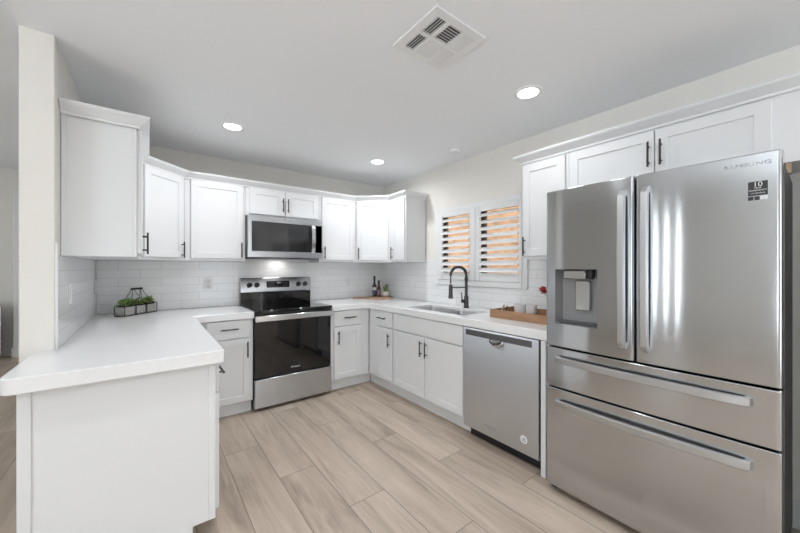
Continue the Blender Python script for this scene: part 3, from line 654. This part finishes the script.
# ------------------------------------------------------------------ wall plates
def plate(F, u, z, wd, ht, label, kind):
    t = thing('wall_plate', label, 'outlet' if kind == 'o' else 'switch', F @ Vector((u, .003, z)), 'white wall plates on the backsplash')
    B(F).box(u - wd / 2, u + wd / 2, .0005, .0055, z - ht / 2, z + ht / 2, .002).build('plate', PLASTW, t)
    if kind == 'o':
        for dz in (-.020, .020):
            o = B(F).box(u - .016, u + .016, .0056, .0072, z + dz - .014, z + dz + .014, .004).build('socket', PLASTW, t)
            B(F).box(u - .008, u - .006, .0073, .0077, z + dz - .003, z + dz + .007).box(u + .006, u + .008, .0073, .0077, z + dz - .003, z + dz + .006).box(u - .002, u + .002, .0073, .0077, z + dz - .010, z + dz - .006).build('slots', SLOTM, o)
    else:
        for du in ([0] if wd < .09 else [-.023, .023]): B(F).box(u + du - .016, u + du + .016, .0056, .0085, z - .033, z + .033, .0015).build('rocker', PLASTW, t)
FBW = frame((0, YW - .008), (1, 0), (0, -1)); FRW = frame((XW - .008, 0), (0, 1), (-1, 0)); FLW = frame((XL + .008, 0), (0, 1), (1, 0))
plate(FBW, .473, 1.150, .074, .118, 'white outlet on the back wall tiles left of the range', 'o')
plate(FBW, 2.05, 1.138, .074, .118, 'white outlet on the back wall tiles right of the range', 'o')
plate(FRW, 3.105, 1.135, .118, .118, 'white double switch plate on right wall tiles beside the corner', 's')
plate(FLW, 2.572, 1.165, .074, .118, 'white switch plate on left short wall tiles nearest the peninsula', 's')
plate(FLW, 3.66, 1.152, .074, .118, 'white outlet on left short wall tiles near the back corner', 'o')

# ------------------------------------------------------------------ wire basket with plants
def leaf(b, base_, d, up, L, wd, curl=.3):
    d = Vector(d).normalized(); up = Vector(up); sd = d.cross(Vector((0, 0, 1)))
    sd = sd.normalized() if sd.length > 1e-3 else Vector((1, 0, 0)); nrm = sd.cross(d).normalized(); R = []
    for t, ww in ((0, .12), (.25, .8), (.55, 1), (.8, .65), (1, .06)):
        c = Vector(base_) + d * (L * t) - Vector((0, 0, 1)) * (curl * L * t * t); a = wd / 2 * ww; h = wd * .10 * ww + .0004
        R.append([c - sd * a, c - nrm * h, c + sd * a, c + nrm * h])
    b.rings(R)
ba = math.radians(49.5); bO = (-.150, 3.424)
bx, by = bO[0] + .165 * math.cos(ba) - .045 * math.sin(ba), bO[1] + .165 * math.sin(ba) + .045 * math.cos(ba)
MBk = Matrix.Translation((bx, by, ZC)) @ Matrix.Rotation(ba, 4, 'Z')
bk = thing('wire_basket', 'long black wire basket with tall handle on the left corner counter', 'basket', (bx, by, ZC), rot=ba)
bl, bw, bh = .162, .044, .086
b = B(MBk)
for z in (.004, bh):
    b.tube([(-bl, -bw, z), (bl, -bw, z)], .0026, 8).tube([(-bl, bw, z), (bl, bw, z)], .0026, 8).tube([(-bl, -bw, z), (-bl, bw, z)], .0026, 8).tube([(bl, -bw, z), (bl, bw, z)], .0026, 8)
for x in (-bl, -bl / 3, bl / 3, bl):
    for y in (-bw, bw): b.tube([(x, y, .004), (x, y, bh)], .0026, 8)
b.build('frame', WIRE, bk)
b = B(MBk); nx_, hz = 22, 4                                   # chicken wire
for y in (-bw + .0035, bw - .0035):
    for i in range(nx_):
        x = -bl + .006 + (2 * bl - .012) * i / (nx_ - 1)
        b.tube([(x + (.0035 if k % 2 else -.0035), y, .008 + (bh - .014) * k / 8) for k in range(9)], .0006, 4)
b.build('mesh', WIRE, bk)
b = B(MBk)
for k in range(3):
    x0_ = -bl + .006 + k * (2 * bl / 3); x1_ = x0_ + 2 * bl / 3 - .012
    b.box(x0_, x1_, -bw + .007, bw - .007, .008, bh - .012, .003)
b.build('liner', LINER, bk)
b = B(MBk)
for e, sg in ((-1, -1), (1, 1)):
    for y in (-bw, bw): b.tube([(e * bl * .62, y, bh), (e * .045, y * .12, .212)], .0022, 8)
for y in (-bw,):
    b.tube([(-.035, y * .12, .212), (.03, y, bh)], .0018, 8); b.tube([(.035, y * .12 + .004, .212), (-.03, y + .004, bh)], .0018, 8)
b.build('handle_wires', WIRE, bk)
B(MBk).tube([(-.056, 0, .214), (-.05, 0, .216), (.05, 0, .216), (.056, 0, .214)], [.006, .0085, .0085, .006], 12).build('handle_grip', WIRE, bk)
rnd = random.Random(3)
for k, (lab, mt) in enumerate((('leafy green plant in the left section of the wire basket, with a drooping sprig', LEAF1), ('pale green plant in the middle section of the wire basket', LEAF2), ('leafy green plant in the right section of the wire basket', LEAF1))):
    cx_ = -bl + 2 * bl / 3 * (k + .5); c0 = MBk @ Vector((cx_, 0, bh - .0115))
    t = thing('leafy_plant', lab, 'plant', c0, 'plants in the wire basket', rot=ba)
    B(MBk).box(cx_ - .042, cx_ + .042, -.033, .033, bh - .0118, bh - .004, .002).build('soil', SOIL, t)
    for nm, m2, n in (('leaves', mt, 85), ('light_leaves', LEAF2 if k != 1 else LEAF3, 45)):
        b = B(MBk)
        for i in range(n):
            a = rnd.uniform(0, 2 * PI); el = rnd.uniform(.15, 1.35); q = rnd.uniform(0, .034)
            p0 = (cx_ + q * 1.15 * math.cos(a), q * .8 * math.sin(a), bh - .004 + rnd.uniform(0, .036))
            leaf(b, p0, (math.cos(a) * math.cos(el), math.sin(a) * math.cos(el), math.sin(el)), (0, 0, 1), rnd.uniform(.030, .052), rnd.uniform(.012, .020), rnd.uniform(.1, .6))
        b.build(nm, m2, t)
    if k == 0:
        b = B(MBk); pth = [(cx_ - .03 - .095 * q, -.01 - .02 * q, bh + .002 + .022 * math.sin(q * 2.4) - .034 * q * q) for q in [i / 8 for i in range(9)]]
        b.tube(pth, .0014, 5)
        for p in pth[2:]:
            for sgn in (-1, 1): leaf(b, p, (-.6, sgn * .6, .1), (0, 0, 1), .024, .007, .3)
        b.build('drooping_sprig', LEAF3, t)

# ------------------------------------------------------------------ board, bottles, pot
cx_, cy_ = 2.352, 3.505
def board_outline():
    P = []; a0 = math.atan2(.49, -.87)
    for k in range(41):
        a = a0 + .22 + (2 * PI - .44) * k / 40; P.append((cx_ + .172 * math.cos(a), cy_ + .172 * math.sin(a)))
    d = Vector((math.cos(a0), math.sin(a0))); n = Vector((-d.y, d.x)); c = Vector((cx_, cy_))
    for s_, wv in ((.195, -.021), (.315, -.017), (.33, -.008), (.33, .008), (.315, .017), (.195, .021)): q = c + d * s_ + n * wv; P.append((q.x, q.y))
    return P
tag(outline([board_outline()], ZC + .0005, ZC + .022, .003).build('cutting_board', WOODB), 'round wooden cutting board with handle in the right counter corner', 'cutting board')
zb = ZC + .0225
bo = thing('wine_bottle', 'tall dark bottle with indigo label on the round board', 'bottle', (2.315, 3.555, zb), 'bottles on the cutting board')
B().lathe([(.026, 0), (.029, .003), (.029, .125), (.026, .145), (.013, .170), (.0115, .19), (.0115, .235)], (2.315, 3.555, zb), 24).build('glass', BOTTLE, bo)
B().lathe([(.0135, .205), (.0135, .262), (.012, .264)], (2.315, 3.555, zb), 20).build('capsule', BLACK, bo)
B().lathe([(.0294, .082), (.0294, .120)], (2.315, 3.555, zb), 24, cap=False).build('upper_label', LABELW, bo)
B().lathe([(.0294, .040), (.0294, .080)], (2.315, 3.555, zb), 24, cap=False).build('lower_label', LABELP, bo)
bo = thing('sauce_bottle', 'shorter brown bottle between the dark bottle and the potted herb', 'bottle', (2.345, 3.50, zb), 'bottles on the cutting board')
B().lathe([(.024, 0), (.027, .003), (.027, .095), (.024, .115), (.016, .135), (.0145, .175), (.0145, .180)], (2.345, 3.50, zb), 24).build('glass', BROWNB, bo)
B().lathe([(.0155, .1805), (.0155, .204), (.013, .206)], (2.345, 3.50, zb), 20).build('cap', BLACK, bo)
B().lathe([(.0274, .025), (.0274, .088)], (2.345, 3.50, zb), 24, cap=False).build('label', LABELR, bo)
px_, py_ = 2.412, 3.438
po = thing('potted_herb', 'small green herb in a cream pot on the round board', 'plant', (px_, py_, zb))
B().lathe([(.026, 0), (.034, .006), (.042, .030), (.042, .050), (.036, .066), (.033, .066), (.036, .048), (.02, .047)], (px_, py_, zb), 24).build('pot', CREAM, po)
b = B()
for i in range(46):
    a = rnd.uniform(0, 2 * PI); el = rnd.uniform(.3, 1.45); q = rnd.uniform(.004, .03); hgt = .055 + rnd.uniform(0, .075)
    if rnd.random() < .3: q = rnd.uniform(.0, .014); a = -.6 + rnd.uniform(-.3, .3); hgt += .03
    leaf(b, (px_ + q * math.cos(a), py_ + q * math.sin(a), zb + hgt), (math.cos(a) * math.cos(el), math.sin(a) * math.cos(el), math.sin(el)), (0, 0, 1), rnd.uniform(.030, .050), rnd.uniform(.014, .024), .3)
for i in range(6): b.tube([(px_ + rnd.uniform(-.01, .01), py_ + rnd.uniform(-.01, .01), zb + .045), (px_ + rnd.uniform(-.02, .02), py_ + rnd.uniform(-.02, .02), zb + .115)], .0018, 6)
b.build('leaves', LEAF1, po)

# ------------------------------------------------------------------ tray with mugs and flowers
tx0, tx1, ty0, ty1 = 2.168, 2.50, 1.10, 1.642
tr = thing('serving_tray', 'rectangular brown wooden serving tray on the counter above the dishwasher', 'tray', ((tx0 + tx1) / 2, (ty0 + ty1) / 2, ZC))
z0, z1 = ZC + .0005, ZC + .064
B().box(tx0 + .012, tx1 - .012, ty0 + .012, ty1 - .012, z0, z0 + .010).build('tray_base', WOODT, tr)
B().box(tx0, tx0 + .0118, ty0, ty1, z0, z1, .0015).box(tx1 - .0118, tx1, ty0, ty1, z0, z1, .0015).box(tx0 + .0119, tx1 - .0119, ty0, ty0 + .0118, z0, z1, .0015).box(tx0 + .0119, tx1 - .0119, ty1 - .0118, ty1, z0, z1, .0015).build('tray_sides', WOODT, tr)
zt = z0 + .0106
def mug(x, y, r_, h_, ang, label):
    t = thing('mug', label, 'mug', (x, y, zt), 'white mugs on the tray')
    B().lathe([(r_ * .82, 0), (r_ * .9, .004), (r_, .02), (r_, h_), (r_ - .004, h_), (r_ - .004, .012), (.01, .008)], (x, y, zt), 28).build('cup', CERAM, t)
    ca, sa = math.cos(ang), math.sin(ang)
    B().tube([(x + ca * (r_ - .002 + .026 * math.sin(PI * k / 10)), y + sa * (r_ - .002 + .026 * math.sin(PI * k / 10)), zt + h_ * .22 + h_ * .56 * k / 10) for k in range(11)], .0045, 8).build('handle', CERAM, t)
mug(2.388, 1.512, .046, .088, 1.2, 'white mug on the wooden tray, nearer the faucet')
mug(2.362, 1.400,   .040, .095, 0.5, 'white mug on the wooden tray, nearer the refrigerator')
t = B().tube([(2.245, 1.600, zt + .005), (2.285, 1.590, zt + .082)], [.005, .008], 10).build('wooden_utensil', TAN); tag(t, 'pale tan wooden utensil leaning up at the left end of the tray', 'utensil')
t = B().tube([(2.262, 1.566, zt + .005), (2.295, 1.570, zt + .074)], [.0045, .006], 10).build('wooden_utensil', BRONZE); tag(t, 'dark brown utensil on the tray between the tan one and a mug', 'utensil')
vx, vy = 2.44, 1.225
va = thing('flower_vase', 'vase of red flowers at the back of the tray beside the refrigerator', 'vase', (vx, vy, zt))
B().lathe([(.026, 0), (.030, .004), (.034, .04), (.026, .085), (.018, .11), (.022, .125), (.019, .125), (.014, .11), (.01, .02)], (vx, vy, zt), 24).build('vase_body', CERAM, va)
b = B()
for i, (dx_, dy_, dz_) in enumerate(((0, .0, .225), (.02, .135, .205), (-.02, .105, .19), (.006, -.05, .21), (-.03, -.02, .23), (.0, .05, .22))):
    c = Vector((vx + dx_, vy + dy_, zt + dz_))
    for k in range(26):
        a = rnd.uniform(0, 2 * PI); el = rnd.uniform(-.5, 1.4)
        leaf(b, c, (math.cos(a) * math.cos(el), math.sin(a) * math.cos(el), math.sin(el)), (0, 0, 1), rnd.uniform(.026, .040), .022, -.2)
b.build('petals', RED, va)
b = B()
for dx_, dy_ in ((0, .0), (.02, .135), (-.02, .105), (.006, -.05), (-.03, -.02), (0, .05)): b.tube([(vx + dx_ * .2, vy + dy_ * .2, zt + .03), (vx + dx_ * .3, vy + dy_ * .3, zt + .12), (vx + dx_, vy + dy_, zt + .19)], .002, 6)
b.build('stems', LEAF1, va)

# ------------------------------------------------------------------ room on the left
gc = thing('grey_cabinet', 'dark grey upright panel with rounded corner at the left photo edge beyond the wall', 'cabinet', (-2.0, 7.14, 0))
b = outline([rrect(-2.35, -1.66, .06, .80, .05)], 7.10, 7.19, .006, M=MXZ); b.build('panel', GREYD, gc)
b = outline([rrect(-2.365, -1.645, .045, .815, .06), rrect(-2.345, -1.665, .065, .795, .05)[::-1]], 7.085, 7.098, .002, M=MXZ); b.build('edge_trim', STEELB, gc)
B().box(-2.30, -2.22, 7.09, 7.19, .0005, .0595).box(-1.78, -1.70, 7.09, 7.19, .0005, .0595).build('feet', BLACK, gc)
